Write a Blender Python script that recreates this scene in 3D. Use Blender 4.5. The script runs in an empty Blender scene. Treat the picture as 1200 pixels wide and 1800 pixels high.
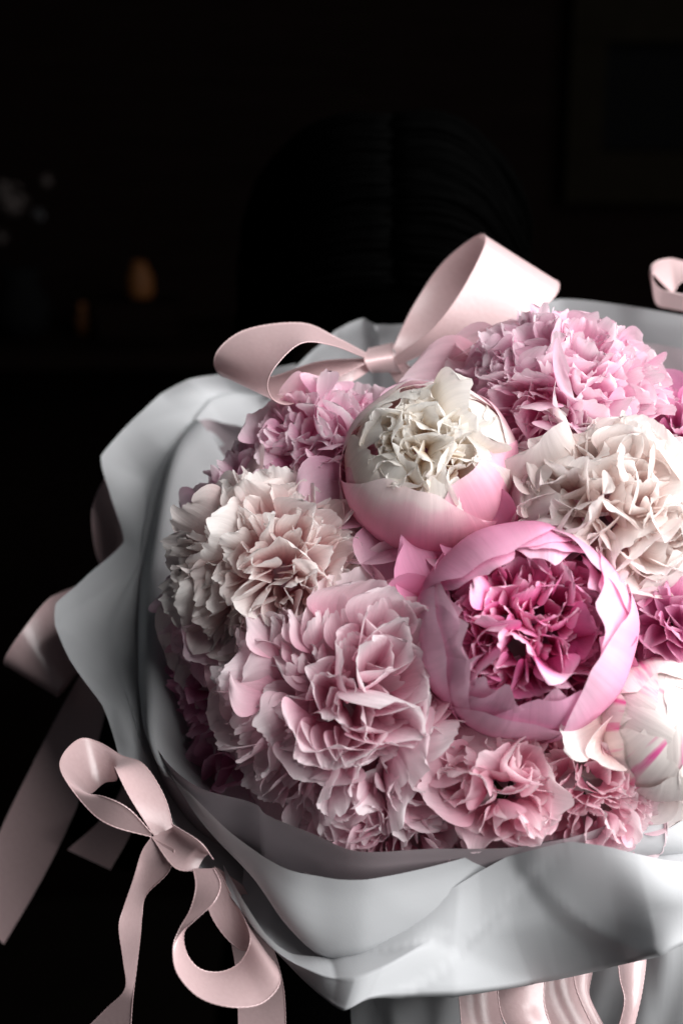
import bpy, math, random
import numpy as np
from mathutils import Vector, Matrix
R = math.radians
random.seed(7); rng = np.random.default_rng(7)
scene = bpy.context.scene
COL = scene.collection

# ------------------------------------------------------------------ camera
PITCH = R(18); D0 = 0.74; K = 36/50/1800            # metres per pixel per metre of distance (50 mm lens)
FW = Vector((0, math.cos(PITCH), -math.sin(PITCH)))
RT = Vector((1, 0, 0)); UP = RT.cross(FW)
O = Vector((0, 0, 1.40))                            # middle of the bouquet's opening
CAMP = O - (RT*(280*K*D0) + UP*(-150*K*D0) + FW*D0)
cam = bpy.data.cameras.new('camera'); camo = bpy.data.objects.new('camera', cam); COL.objects.link(camo)
camo.matrix_world = Matrix((( RT.x, UP.x, -FW.x, CAMP.x), (RT.y, UP.y, -FW.y, CAMP.y), (RT.z, UP.z, -FW.z, CAMP.z), (0, 0, 0, 1)))
cam.sensor_fit = 'VERTICAL'; cam.sensor_height = 36; cam.sensor_width = 24; cam.lens = 50
cam.clip_start = 0.02; cam.clip_end = 50
cam.dof.use_dof = True; cam.dof.focus_distance = 0.655; cam.dof.aperture_fstop = 5.6
scene.camera = camo
scene.view_settings.view_transform = 'Standard'; scene.view_settings.look = 'None'
scene.view_settings.exposure = 0; scene.view_settings.gamma = 1; scene.view_settings.use_curve_mapping = False

scene.cycles.max_bounces = 16; scene.cycles.diffuse_bounces = 12; scene.cycles.transmission_bounces = 12; scene.cycles.glossy_bounces = 3

# ------------------------------------------------------------------ light: one soft window to the right
world = bpy.data.worlds.new('World'); scene.world = world; world.use_nodes = True
world.node_tree.nodes['Background'].inputs[0].default_value = (0.5, 0.55, 0.6, 1)
world.node_tree.nodes['Background'].inputs[1].default_value = 0.045
def area(name, view_dir, dist, sx, sy, power, color):
    d = (RT*view_dir[0] + UP*view_dir[1] - FW*view_dir[2]).normalized()
    l = bpy.data.lights.new(name, 'AREA'); l.shape = 'RECTANGLE'; l.size = sx; l.size_y = sy; l.energy = power; l.color = color
    o = bpy.data.objects.new(name, l); COL.objects.link(o)
    o.location = O + d*dist; o.rotation_euler = d.to_track_quat('Z', 'Y').to_euler()
    return o
area('window_light', (0.76, 0.38, 0.50), 1.45, 2.0, 2.0, 101, (1.0, 0.99, 0.985))

# ------------------------------------------------------------------ pixel helpers
TILT = R(40)                                        # bouquet axis against the line of sight
NV = (0.0, math.sin(TILT), math.cos(TILT))          # axis in view space (right, up, towards camera)
def vw(v): return RT*v[0] + UP*v[1] - FW*v[2]
AX = vw(NV).normalized()
def ray(px, py): return (RT*((px-600)*K) + UP*((900-py)*K) + FW)
def P(px, py, w=0.0): return CAMP + ray(px, py)*(D0-w)
def wrim(px, py, h=0.0):                            # depth where the pixel meets the plane of the opening, lifted by h
    r = ray(px, py); t = (O + AX*h - CAMP).dot(AX)/r.dot(AX)
    return D0 - t
def PR(px, py, h=0.0): return P(px, py, wrim(px, py, h))
RD, HD = 0.158, 0.112                               # the dome of flowers: half width, height
DU = RT.copy(); DVv = AX.cross(DU).normalized()
def dome(px, py):
    r = ray(px, py); o = CAMP - O
    a = np.array([o.dot(DU)/RD, o.dot(DVv)/RD, o.dot(AX)/HD]); b = np.array([r.dot(DU)/RD, r.dot(DVv)/RD, r.dot(AX)/HD])
    A, B, C = b@b, 2*a@b, a@a-1; q = B*B-4*A*C
    t = (-B - math.sqrt(q))/(2*A) if q > 0 else -B/(2*A)
    p = CAMP + r*t; l = p - O
    n = (DU*(l.dot(DU)/RD**2) + DVv*(l.dot(DVv)/RD**2) + AX*(l.dot(AX)/HD**2)).normalized()
    return p, n

# ------------------------------------------------------------------ object helpers
def link(o, parent=None):
    COL.objects.link(o)
    if parent is not None:
        o.parent = parent
    return o
def mesh(name, v, f, mat=None, attrs=None, smooth=True):
    me = bpy.data.meshes.new(name); v = np.asarray(v, dtype=float)
    me.from_pydata([tuple(p) for p in v], [], [tuple(int(i) for i in q) for q in f])
    if smooth: me.polygons.foreach_set('use_smooth', [True]*len(me.polygons))
    for k, d in (attrs or {}).items():
        a = me.attributes.new(k, 'FLOAT', 'POINT'); a.data.foreach_set('value', np.asarray(d, dtype=np.float32))
    if mat: me.materials.append(mat)
    me.update(); return me
def obj(name, me, parent=None, mw=None):
    o = bpy.data.objects.new(name, me); link(o, parent)
    if mw is not None: o.matrix_local = mw
    return o
def thing(name, label, cat, loc, rot=None, group=None):
    o = bpy.data.objects.new(name, None); o.empty_display_size = 0.02; COL.objects.link(o)
    o.matrix_world = Matrix.Translation(loc) @ (rot.to_4x4() if rot else Matrix.Identity(4))
    tag(o, label, cat, group); return o
def tag(o, label, cat, group=None, kind=None):
    if label: o['label'] = label
    if cat: o['category'] = cat
    if group: o['group'] = group
    if kind: o['kind'] = kind
    return o
def gridf(nu, nv, off=0):
    return [(off+i*nv+j, off+i*nv+j+1, off+(i+1)*nv+j+1, off+(i+1)*nv+j) for i in range(nu-1) for j in range(nv-1)]
def catmull(pts, n):
    p = np.asarray(pts, float); m = len(p)
    if m == 2:
        t = np.linspace(0, 1, n)[:, None]; return p[0]*(1-t)+p[1]*t
    q = np.vstack([2*p[0]-p[1], p, 2*p[-1]-p[-2]]); out = []
    for u in np.linspace(0, m-1-1e-9, n):
        i = int(u); t = u-i; a, b, c, d = q[i], q[i+1], q[i+2], q[i+3]
        out.append(0.5*((2*b)+(c-a)*t+(2*a-5*b+4*c-d)*t*t+(3*b-a-3*c+d)*t**3))
    return np.array(out)
def tubemesh(path, rad, sides=8, cap=True):
    path = np.asarray(path, float); n = len(path); rad = np.broadcast_to(np.asarray(rad, float), (n,))
    v = []; ref = None
    for i in range(n):
        t = path[min(i+1, n-1)]-path[max(i-1, 0)]; t = t/(np.linalg.norm(t)+1e-12)
        if ref is None: ref = np.cross(t, [0, 0, 1.0]) if abs(t[2]) < .9 else np.cross(t, [1.0, 0, 0])
        ref = ref - t*(ref@t); ref /= np.linalg.norm(ref)+1e-12; b = np.cross(t, ref)
        for k in range(sides):
            a = 2*math.pi*k/sides; v.append(path[i]+rad[i]*(math.cos(a)*ref+math.sin(a)*b))
    f = [(i*sides+k, i*sides+(k+1) % sides, (i+1)*sides+(k+1) % sides, (i+1)*sides+k) for i in range(n-1) for k in range(sides)]
    if cap: f += [tuple(range(sides-1, -1, -1)), tuple((n-1)*sides+k for k in range(sides))]
    return v, f
def boxmesh(sx, sy, sz, c=(0, 0, 0)):
    v = [(c[0]+sx*x/2, c[1]+sy*y/2, c[2]+sz*z/2) for x in (-1, 1) for y in (-1, 1) for z in (-1, 1)]
    return v, [(0, 1, 3, 2), (4, 6, 7, 5), (0, 4, 5, 1), (2, 3, 7, 6), (0, 2, 6, 4), (1, 5, 7, 3)]
def lathe(prof, n=24):
    v = [(r*math.cos(2*math.pi*k/n), r*math.sin(2*math.pi*k/n), z) for r, z in prof for k in range(n)]
    f = [(i*n+k, i*n+(k+1) % n, (i+1)*n+(k+1) % n, (i+1)*n+k) for i in range(len(prof)-1) for k in range(n)]
    return v, f

# ------------------------------------------------------------------ materials
def newmat(name):
    m = bpy.data.materials.new(name); m.use_nodes = True; nt = m.node_tree
    for n in list(nt.nodes): nt.nodes.remove(n)
    out = nt.nodes.new('ShaderNodeOutputMaterial'); return m, nt, out
def N(nt, typ, **kw):
    n = nt.nodes.new(typ)
    for k, v in kw.items(): setattr(n, k, v)
    return n
def thin(nt, out, colsock, translucency, rough, gloss, bump=None, coltrans=None):
    d = N(nt, 'ShaderNodeBsdfPrincipled'); d.inputs['Roughness'].default_value = rough; d.inputs['Specular IOR Level'].default_value = gloss
    t = N(nt, 'ShaderNodeBsdfTranslucent'); mx = N(nt, 'ShaderNodeMixShader'); mx.inputs[0].default_value = translucency
    nt.links.new(colsock, d.inputs['Base Color']); nt.links.new(coltrans or colsock, t.inputs['Color'])
    if bump is not None:
        nt.links.new(bump, d.inputs['Normal']); nt.links.new(bump, t.inputs['Normal'])
    nt.links.new(d.outputs[0], mx.inputs[1]); nt.links.new(t.outputs[0], mx.inputs[2]); nt.links.new(mx.outputs[0], out.inputs[0])
    return d
def petal_mat(name, stops, vary=0.10, translucency=0.50, streak=None):
    """stops: colours from the petal's claw (0) to its rim (1); fine veins run lengthwise"""
    m, nt, out = newmat(name); L = nt.links.new
    t = N(nt, 'ShaderNodeAttribute', attribute_name='t'); x = N(nt, 'ShaderNodeAttribute', attribute_name='x')
    tc = N(nt, 'ShaderNodeTexCoord'); oi = N(nt, 'ShaderNodeObjectInfo')
    no = N(nt, 'ShaderNodeTexNoise'); no.inputs['Scale'].default_value = 60; no.inputs['Detail'].default_value = 3
    L(tc.outputs['Object'], no.inputs['Vector'])
    ad = N(nt, 'ShaderNodeMath', operation='MULTIPLY_ADD'); ad.inputs[1].default_value = 0.25
    L(no.outputs['Fac'], ad.inputs[0])
    sh = N(nt, 'ShaderNodeMath', operation='ADD'); L(t.outputs['Fac'], sh.inputs[0])
    rv = N(nt, 'ShaderNodeMath', operation='MULTIPLY_ADD'); rv.inputs[1].default_value = 0.3; rv.inputs[2].default_value = -0.275
    L(oi.outputs['Random'], rv.inputs[0]); L(rv.outputs[0], ad.inputs[2]); L(ad.outputs[0], sh.inputs[1])
    cr = N(nt, 'ShaderNodeValToRGB'); L(sh.outputs[0], cr.inputs[0])
    el = cr.color_ramp.elements
    while len(el) > 1: el.remove(el[-1])
    el[0].position = stops[0][0]; el[0].color = (*stops[0][1], 1)
    for p, c in stops[1:]:
        e = el.new(p); e.color = (*c, 1)
    hsv = N(nt, 'ShaderNodeHueSaturation'); L(cr.outputs[0], hsv.inputs['Color'])
    mr = N(nt, 'ShaderNodeMapRange'); mr.inputs['To Min'].default_value = 1-vary; mr.inputs['To Max'].default_value = 1+vary*0.5
    wn = N(nt, 'ShaderNodeTexWhiteNoise', noise_dimensions='1D'); L(oi.outputs['Random'], wn.inputs['W'])
    L(wn.outputs['Value'], mr.inputs['Value']); L(mr.outputs[0], hsv.inputs['Value'])
    # lengthwise veins as fine relief and a breath of colour
    cmb = N(nt, 'ShaderNodeCombineXYZ'); L(x.outputs['Fac'], cmb.inputs[0]); L(t.outputs['Fac'], cmb.inputs[1]); L(oi.outputs['Random'], cmb.inputs[2])
    mp = N(nt, 'ShaderNodeMapping'); mp.inputs['Scale'].default_value = (13, 1.6, 40); L(cmb.outputs[0], mp.inputs[0])
    vn = N(nt, 'ShaderNodeTexNoise'); vn.inputs['Scale'].default_value = 1.0; vn.inputs['Detail'].default_value = 4; L(mp.outputs[0], vn.inputs['Vector'])
    mul = N(nt, 'ShaderNodeMix', data_type='RGBA', blend_type='MULTIPLY'); mul.inputs[0].default_value = 0.5
    vr = N(nt, 'ShaderNodeMapRange'); vr.inputs['From Min'].default_value = .3; vr.inputs['From Max'].default_value = .7; vr.inputs['To Min'].default_value = 0.8; vr.inputs['To Max'].default_value = 1.05
    L(vn.outputs['Fac'], vr.inputs['Value']); L(hsv.outputs[0], mul.inputs[6]); L(vr.outputs[0], mul.inputs[7])
    csock = mul.outputs[2]
    if streak:
        st = N(nt, 'ShaderNodeTexNoise'); st.inputs['Scale'].default_value = 1.0; st.inputs['Detail'].default_value = 5
        mp2 = N(nt, 'ShaderNodeMapping'); mp2.inputs['Scale'].default_value = (4.5, 1.5, 23); L(cmb.outputs[0], mp2.inputs[0]); L(mp2.outputs[0], st.inputs['Vector'])
        ss = N(nt, 'ShaderNodeMapRange'); ss.inputs['From Min'].default_value = .56; ss.inputs['From Max'].default_value = .70; L(st.outputs['Fac'], ss.inputs['Value'])
        mx = N(nt, 'ShaderNodeMix', data_type='RGBA'); L(ss.outputs[0], mx.inputs[0]); L(csock, mx.inputs[6]); mx.inputs[7].default_value = (*streak, 1)
        csock = mx.outputs[2]
    bp = N(nt, 'ShaderNodeBump'); bp.inputs['Strength'].default_value = 0.22; bp.inputs['Distance'].default_value = 0.001; L(vn.outputs['Fac'], bp.inputs['Height'])
    gm = N(nt, 'ShaderNodeGamma'); gm.inputs[1].default_value = .62; L(csock, gm.inputs[0])
    thin(nt, out, csock, translucency, 0.5, 0.22, bp.outputs[0], gm.outputs[0])
    return m
def paper_mat(name, lo, hi):
    m, nt, out = newmat(name); L = nt.links.new
    tc = N(nt, 'ShaderNodeTexCoord'); a = N(nt, 'ShaderNodeTexNoise'); a.inputs['Scale'].default_value = 9; a.inputs['Detail'].default_value = 3
    L(tc.outputs['Object'], a.inputs['Vector'])
    cr = N(nt, 'ShaderNodeValToRGB'); cr.color_ramp.elements[0].color = (*lo, 1); cr.color_ramp.elements[1].color = (*hi, 1)
    L(a.outputs['Fac'], cr.inputs[0])
    g = N(nt, 'ShaderNodeTexNoise'); g.inputs['Scale'].default_value = 900; g.inputs['Detail'].default_value = 2; L(tc.outputs['Object'], g.inputs['Vector'])
    b1 = N(nt, 'ShaderNodeBump'); b1.inputs['Strength'].default_value = .05; b1.inputs['Distance'].default_value = .0005; L(g.outputs['Fac'], b1.inputs['Height'])
    w = N(nt, 'ShaderNodeTexNoise'); w.inputs['Scale'].default_value = 22; w.inputs['Detail'].default_value = 2; L(tc.outputs['Object'], w.inputs['Vector'])
    b2 = N(nt, 'ShaderNodeBump'); b2.inputs['Strength'].default_value = .08; b2.inputs['Distance'].default_value = .004; L(w.outputs['Fac'], b2.inputs['Height']); L(b1.outputs[0], b2.inputs['Normal'])
    thin(nt, out, cr.outputs[0], 0.14, 0.5, 0.25, b2.outputs[0]); return m
def satin_mat():
    m, nt, out = newmat('blush_satin'); L = nt.links.new
    x = N(nt, 'ShaderNodeAttribute', attribute_name='x'); t = N(nt, 'ShaderNodeAttribute', attribute_name='t')
    cmb = N(nt, 'ShaderNodeCombineXYZ'); L(x.outputs['Fac'], cmb.inputs[0]); L(t.outputs['Fac'], cmb.inputs[1])
    mp = N(nt, 'ShaderNodeMapping'); mp.inputs['Scale'].default_value = (5, 130, 1); L(cmb.outputs[0], mp.inputs[0])
    vn = N(nt, 'ShaderNodeTexNoise'); vn.inputs['Scale'].default_value = 1; vn.inputs['Detail'].default_value = 3; L(mp.outputs[0], vn.inputs['Vector'])
    cr = N(nt, 'ShaderNodeValToRGB'); cr.color_ramp.elements[0].color = (.62, .43, .435, 1); cr.color_ramp.elements[1].color = (.71, .525, .53, 1); L(vn.outputs['Fac'], cr.inputs[0])
    bp = N(nt, 'ShaderNodeBump'); bp.inputs['Strength'].default_value = .12; bp.inputs['Distance'].default_value = .0006; L(vn.outputs['Fac'], bp.inputs['Height'])
    d = thin(nt, out, cr.outputs[0], 0.25, 0.30, 1.0, bp.outputs[0])
    d.inputs['Sheen Weight'].default_value = .25; d.inputs['Sheen Tint'].default_value = (1, .85, .87, 1); return m
def plain(name, c, rough=.6, spec=.3, noise=0.0, scale=20, stretch=(1, 1, 1)):
    m, nt, out = newmat(name); L = nt.links.new
    d = N(nt, 'ShaderNodeBsdfPrincipled'); d.inputs['Roughness'].default_value = rough; d.inputs['Specular IOR Level'].default_value = spec
    tc = N(nt, 'ShaderNodeTexCoord'); mp = N(nt, 'ShaderNodeMapping'); mp.inputs['Scale'].default_value = stretch; L(tc.outputs['Object'], mp.inputs[0])
    a = N(nt, 'ShaderNodeTexNoise'); a.inputs['Scale'].default_value = scale; a.inputs['Detail'].default_value = 5; L(mp.outputs[0], a.inputs['Vector'])
    cr = N(nt, 'ShaderNodeValToRGB')
    cr.color_ramp.elements[0].color = (*[v*(1-noise) for v in c], 1); cr.color_ramp.elements[1].color = (*[min(1, v*(1+noise)) for v in c], 1)
    L(a.outputs['Fac'], cr.inputs[0]); L(cr.outputs[0], d.inputs['Base Color']); L(d.outputs[0], out.inputs[0]); return m
PAPER = paper_mat('white_wrapping_paper', (.44, .452, .468), (.51, .52, .533)); LINER = paper_mat('shaded_blush_liner', (.33, .275, .295), (.39, .335, .355)); SATIN = satin_mat()  # blush liner tint also carries the shade and pink reflection inside the collar
STEM = plain('green_stem', (.07, .13, .04), .5, .3, .3)
# petal colours: (claw ... rim)
M = {}
M['blush_guard'] = petal_mat('blush_guard', [(0.0, (.78, .36, .44)), (.45, (.88, .40, .54)), (.82, (.90, .46, .60)), (.95, (.91, .62, .69)), (1, (.91, .76, .77))], .05, .36)
M['cream'] = petal_mat('cream', [(0.0, (.76, .48, .27)), (.35, (.87, .73, .57)), (.7, (.91, .86, .80)), (1, (.92, .90, .87))], .06, .5)
M['ivory'] = petal_mat('ivory', [(0.0, (.80, .46, .46)), (.35, (.86, .70, .66)), (.7, (.91, .83, .80)), (1, (.92, .88, .86))], .06, .5)
M['creampink'] = petal_mat('creampink', [(0.0, (.76, .32, .38)), (.3, (.85, .58, .58)), (.6, (.91, .79, .77)), (1, (.92, .88, .86))], .10)
M['rose'] = petal_mat('rose', [(0.0, (.56, .03, .17)), (.35, (.72, .11, .33)), (.7, (.82, .27, .49)), (1, (.89, .54, .69))], .2, .22)
M['roseguard'] = petal_mat('roseguard', [(0.0, (.80, .30, .47)), (.4, (.86, .33, .54)), (.75, (.86, .40, .60)), (1, (.87, .55, .70))], .05, .40)
M['pale'] = petal_mat('pale', [(0.0, (.70, .24, .37)), (.3, (.87, .47, .59)), (.65, (.92, .69, .76)), (1, (.93, .84, .87))], .12)
M['pink'] = petal_mat('pink', [(0.0, (.68, .12, .34)), (.3, (.85, .38, .58)), (.65, (.90, .59, .72)), (1, (.92, .76, .83))], .14)
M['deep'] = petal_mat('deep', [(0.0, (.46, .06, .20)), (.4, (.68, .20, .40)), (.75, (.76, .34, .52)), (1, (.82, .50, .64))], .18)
M['softpink'] = petal_mat('softpink', [(0.0, (.78, .28, .42)), (.35, (.87, .46, .57)), (.7, (.90, .61, .69)), (1, (.92, .75, .79))], .08)
M['streaked'] = petal_mat('streaked', [(0.0, (.78, .58, .56)), (.4, (.84, .72, .69)), (1, (.87, .80, .77))], .06, .14, streak=(.78, .12, .36))

# ------------------------------------------------------------------ petals
def noise1(rg, n, amp, k):
    x = np.linspace(-1, 1, n); r = np.zeros(n)
    for i in range(1, k+1): r += rg.normal()*np.sin(x*i*2.1+rg.uniform(0, 6.28))/i**.6
    return amp*r/1.5
def leaf_petal(seed, aspect=.8, teeth=.10, cup=.25, curl=.5, ruffle=.08, claw=.22, nu=12, nv=25, wide=.64, nteeth=5):
    """a petal one unit long from its claw at the origin along +Y, its inner face towards +Z"""
    rg = np.random.default_rng(seed)
    s = np.linspace(0, 1, nu); x = np.linspace(-1, 1, nv); S, X = np.meshgrid(s, x, indexing='ij')
    prof = claw + (1-claw)*np.sin(np.clip(S/wide, 0, 1)*math.pi/2)**1.25
    prof *= np.where(S > wide, np.sqrt(np.clip(1-((S-wide)/(1.10-wide))**2, 0, 1)), 1)
    xx = np.linspace(-1, 1, nv); ph = rg.uniform(0, 6.28)
    sm = noise1(rg, nv, 1.0, 3); fine = np.abs(np.sin(xx*nteeth*math.pi/2+ph+.6*sm))**.6-.6
    cleft = -teeth*2.4*np.exp(-((xx-rg.uniform(-.45, .45))/.10)**2)*(rg.random() < .35)
    ln = 1-.14*np.abs(xx)**2.5 + teeth*(.55*sm+.5*fine+.10*rg.normal(size=nv)) + cleft
    Lc = S*(1+(ln[None, :]-1)*S**1.5)
    arc = curl*(1+.25*rg.normal()); ben = rg.uniform(1.0, 2.2)
    th = arc*np.clip(Lc, 0, 1.3)**ben; ds = np.gradient(Lc, axis=0)
    Y = np.cumsum(ds*np.cos(th), axis=0); Z = np.cumsum(ds*np.sin(th), axis=0); Y -= Y[0]; Z -= Z[0]
    skew = rg.normal()*.10
    XX = X*prof*aspect/2 + skew*S**2
    cp = cup*(1+.3*rg.normal()); Z = Z + cp*(X*prof)**2*aspect*.55 + rg.normal()*.06*X*S
    a, b, c = rg.uniform(0, 6.28, 3)
    k1 = rg.uniform(2.5, 4); k2 = rg.uniform(5, 8)
    Z += ruffle*(S**2*np.sin(k1*X+a+S*1.5)+.5*S**4*np.sin(k2*X+b+2*S)+.28*S**6*np.sin(2.1*k2*X+c))
    Y += ruffle*.5*S**2*np.sin(k1*1.3*X+c)
    v = np.stack([XX, Y, Z], -1).reshape(-1, 3)
    return v, gridf(nu, nv), {'t': np.clip(Lc, 0, 1.05).ravel(), 'x': X.ravel()}
POOL = {}
SHAPES = {   # the kinds of petal
    'fringe': dict(aspect=.74, teeth=.085, cup=.55, curl=.30, ruffle=.040, nteeth=6),
    'finger': dict(aspect=.42, teeth=.09, cup=.7, curl=.3, ruffle=.05, nteeth=3, claw=.35),
    'frill': dict(aspect=1.02, teeth=.07, cup=.5, curl=.40, ruffle=.055, nteeth=8),
    'spoon': dict(aspect=.75, teeth=.03, cup=.8, curl=-.5, ruffle=.05, nteeth=2),
    'broad': dict(aspect=1.05, teeth=.035, cup=.55, curl=-.35, ruffle=.05, nteeth=3, nu=16, nv=27),
    'soft': dict(aspect=1.0, teeth=.03, cup=.75, curl=.55, ruffle=.035, nteeth=4, nu=14, nv=25),
    'open': dict(aspect=1.1, teeth=.045, cup=.45, curl=.40, ruffle=.05, nteeth=6, nu=14, nv=27)}
def pool(kind, mkey, i):
    key = (kind, mkey, i)
    if key not in POOL:
        seed = (sorted(SHAPES).index(kind)*97 + i*13 + 5)
        v, f, a = leaf_petal(seed, **SHAPES[kind]); POOL[key] = mesh('petal', v, f, M[mkey], a)
    return POOL[key]
def cup_petal(rg, Rr, az, hw, t0, t1, flare=0.0, teeth=.03, ruffle=.02, zs=1.0, nu=22, nv=25, curlrim=0.0, cz=0.0):
    """a petal lying on a globe: from polar angle t0 (below) up to t1 (its rim, degrees from the axis), half width hw"""
    s = np.linspace(0, 1, nu); x = np.linspace(-1, 1, nv); S, X = np.meshgrid(s, x, indexing='ij')
    edge = 1-.22*np.abs(x)**2.6+noise1(rg, nv, teeth, 5) - teeth*1.2*np.abs(np.sin(x*5+rg.uniform(0, 6)))
    Sx = S*(1+(edge[None, :]-1)*S**1.5)
    th = R(t0)+(R(t1)-R(t0))*Sx
    lat = X*R(hw)*(.30+.70*np.sin(np.clip(S/.7, 0, 1)*math.pi/2)**.9)*np.where(S > .7, 1-.18*((S-.7)/.3)**2, 1)
    mx, mz = np.sin(th), np.cos(th); a = rg.uniform(0, 6.28, 3)
    rad = Rr*(1+flare*np.clip(Sx-.55, 0, 1)**2*4 - curlrim*np.clip(Sx-.8, 0, 1)**2*20
              + ruffle*S**2*(np.sin(3*X+a[0])+.6*np.sin(6.5*X+a[1]+S*2)) + .012*np.sin(9*X+a[2])*S + .015*X**2)
    px = rad*np.cos(lat)*mx; py = rad*np.sin(lat); pz = rad*np.cos(lat)*mz*zs+cz
    ca, sa = math.cos(az), math.sin(az)
    v = np.stack([px*ca-py*sa, px*sa+py*ca, pz], -1).reshape(-1, 3)
    return v, gridf(nu, nv), {'t': np.clip(Sx, 0, 1.05).ravel(), 'x': X.ravel()}
def place(root, name, me, base, d, nrm, sc):
    """a pooled petal: claw at base, pointing along d, inner face towards nrm"""
    d = Vector(d).normalized(); nrm = Vector(nrm); nrm = (nrm-d*nrm.dot(d)).normalized(); xx = d.cross(nrm)
    m = Matrix(((xx.x*sc[0], d.x*sc[1], nrm.x*sc[2], base[0]), (xx.y*sc[0], d.y*sc[1], nrm.y*sc[2], base[1]), (xx.z*sc[0], d.z*sc[1], nrm.z*sc[2], base[2]), (0, 0, 0, 1)))
    return obj(name, me, root, m)
def pompom(root, rg, n, Rr, kinds, mkey, tmax=100, tmin=0, flat=.85, core=.30, width=1.0, cavity=None, jitter=.12, spread=15, lean=-.62, cz=0.0, sc=1.0, cav_depth=.5, tufts=0, bulge=.16):
    """ruffled inner petals packed over a dome of radius Rr"""
    cl = []
    for k in range(tufts):                            # the heart breaks up into tufts, each a little whorl of its own
        ct_ = math.cos(R(tmax*.82))+(1-math.cos(R(tmax*.82)))*(1-(k+.35)/tufts); st_ = math.sqrt(1-ct_*ct_); p_ = k*2.39996+rg.uniform(0, 1.0)
        cl.append(np.array([st_*math.cos(p_), st_*math.sin(p_), ct_]))
    for i in range(n):
        u = (i+.5)/n; ct = math.cos(R(tmin))+(math.cos(R(tmax))-math.cos(R(tmin)))*u
        th = math.acos(max(-1, min(1, ct)))+rg.normal()*.06; ph = i*2.39996+rg.normal()*.15
        d = np.array([math.sin(th)*math.cos(ph), math.sin(th)*math.sin(ph), math.cos(th)])
        rr = Rr*(1+jitter*rg.normal()*.6)
        if cavity is not None:
            for cv, cw in cavity:
                c = np.array(cv, float); c /= np.linalg.norm(c); an = math.degrees(math.acos(max(-1, min(1, float(d@c)))))
                rr *= 1-cav_depth*math.exp(-(an/cw)**2)
        axis0 = np.array([0, 0, 1.0])
        if cl:
            c_ = max(cl, key=lambda q: float(q@d)); an = math.acos(max(-1, min(1, float(c_@d)))); axis0 = c_
            rr *= 1+bulge*(math.cos(min(an*2.6, math.pi)))
        base = d*Rr*core*np.array([1, 1, flat]); tip = d*rr*np.array([1, 1, flat])
        base[2] += cz; tip[2] += cz
        dd = tip-base; ln = np.linalg.norm(dd); dd /= ln
        ax = axis0+rg.normal(size=3)*.25
        nn = Vector(ax)-Vector(dd)*float(np.dot(ax, dd))
        if nn.length < .05: nn = Vector((1, 0, 0))
        nn.normalize(); nn.rotate(Matrix.Rotation(R(rg.normal()*spread), 3, Vector(dd)))
        dd = Vector(dd)+nn*(rg.normal()*.09+lean*(.5+.5*u)); dd.normalize()
        k = kinds[int(rg.integers(len(kinds)))]; w = ln*width*math.exp(.24*rg.normal())*sc
        place(root, 'petal', pool(k, mkey, int(rg.integers(12))), base, dd, nn, (w, ln*1.04, w))
def ring(root, rg, n, kind, mkey, Rr, elev, size, r0=.25, z0=-.2, ph0=0.0, jit=8, name='petal', phs=None):
    for i in range(n):
        ph = (phs[i] if phs else ph0+2*math.pi*i/n+rg.normal()*.12); e = R(elev+rg.normal()*jit)
        d = Vector((math.cos(ph)*math.cos(e), math.sin(ph)*math.cos(e), math.sin(e)))
        nn = Vector((-math.cos(ph)*math.sin(e), -math.sin(ph)*math.sin(e), math.cos(e)))
        s = Rr*size*(1+.1*rg.normal())
        place(root, name, pool(kind, mkey, int(rg.integers(12))), (math.cos(ph)*Rr*r0, math.sin(ph)*Rr*r0, z0*Rr), d, nn, (s, s, s))
def cups(root, rg, layers, mkey, Rr, name='guard_petal', zs=1.0, cz=0.0):
    """layers: (n, radius factor, tip angle, half width, flare, curl, phase)"""
    for (n, rf, t1, hw, fl, cu, ph) in layers:
        for i in range(n):
            v, f, a = cup_petal(rg, Rr*rf*(1+.008*i), ph+2*math.pi*i/n+rg.normal()*.08, hw*(1+.06*rg.normal()), 165, t1+rg.normal()*5, fl, .014 if name == 'guard_petal' else .03, .010, zs, curlrim=cu, cz=cz)
            obj(name, mesh(name, v, f, M[mkey], a), root)
GRASP = O - AX*0.27                                   # where the stems are bound
def peony(label, px, py, rpx, face=None, sink=.55, group='peonies in the bouquet', pull=0.0, roll=0.0, mix=1.0, under=None):
    """an Empty at the flower's middle; +Z is where it faces"""
    p, n = dome(px, py)
    if face is not None:
        n = (vw(face).normalized()*mix + n*(1-mix)).normalized()
    Rr = rpx*K*(p-CAMP).dot(FW)
    nn = n if pull == 0 else n
    c = p - (p-CAMP).normalized()*(-sink*Rr) + (p-CAMP).normalized()*(pull)
    z = nn; x = UP.cross(z).normalized() if abs(UP.dot(z)) < .98 else RT; y = z.cross(x)
    rot = Matrix(((x.x, y.x, z.x), (x.y, y.y, z.y), (x.z, y.z, z.z))) @ Matrix.Rotation(roll, 3, 'Z')
    t = thing('peony', label, 'flower', c, rot, group)
    inv = t.matrix_world.inverted()
    a = inv @ (c - n*Rr*.5); b = inv @ (c - n*Rr*.9 - AX*.03); e = inv @ (GRASP + (c-O)*.04); g = inv @ (GRASP - AX*.10 - (c-O)*.10)
    v, f = tubemesh(catmull([a, b, e, g], 14), np.linspace(.0042, .003, 14), 7)
    obj('stem', mesh('stem', v, f, STEM), t)
    # the green cup that holds the petals
    v, f = lathe([(Rr*r, Rr*z) for r, z in ((.02, -.86), (.16, -.84), (.30, -.72), (.36, -.55), (.30, -.50))], 12)
    obj('calyx', mesh('calyx', v, f, STEM), t)
    if under:
        g = np.random.default_rng(int(px*3+py)); ring(t, g, 8, 'open', under, Rr, -6, 1.2, .2, -.42, name='guard_petal')
    return t, Rr, np.random.default_rng(int(px*7+py))

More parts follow.
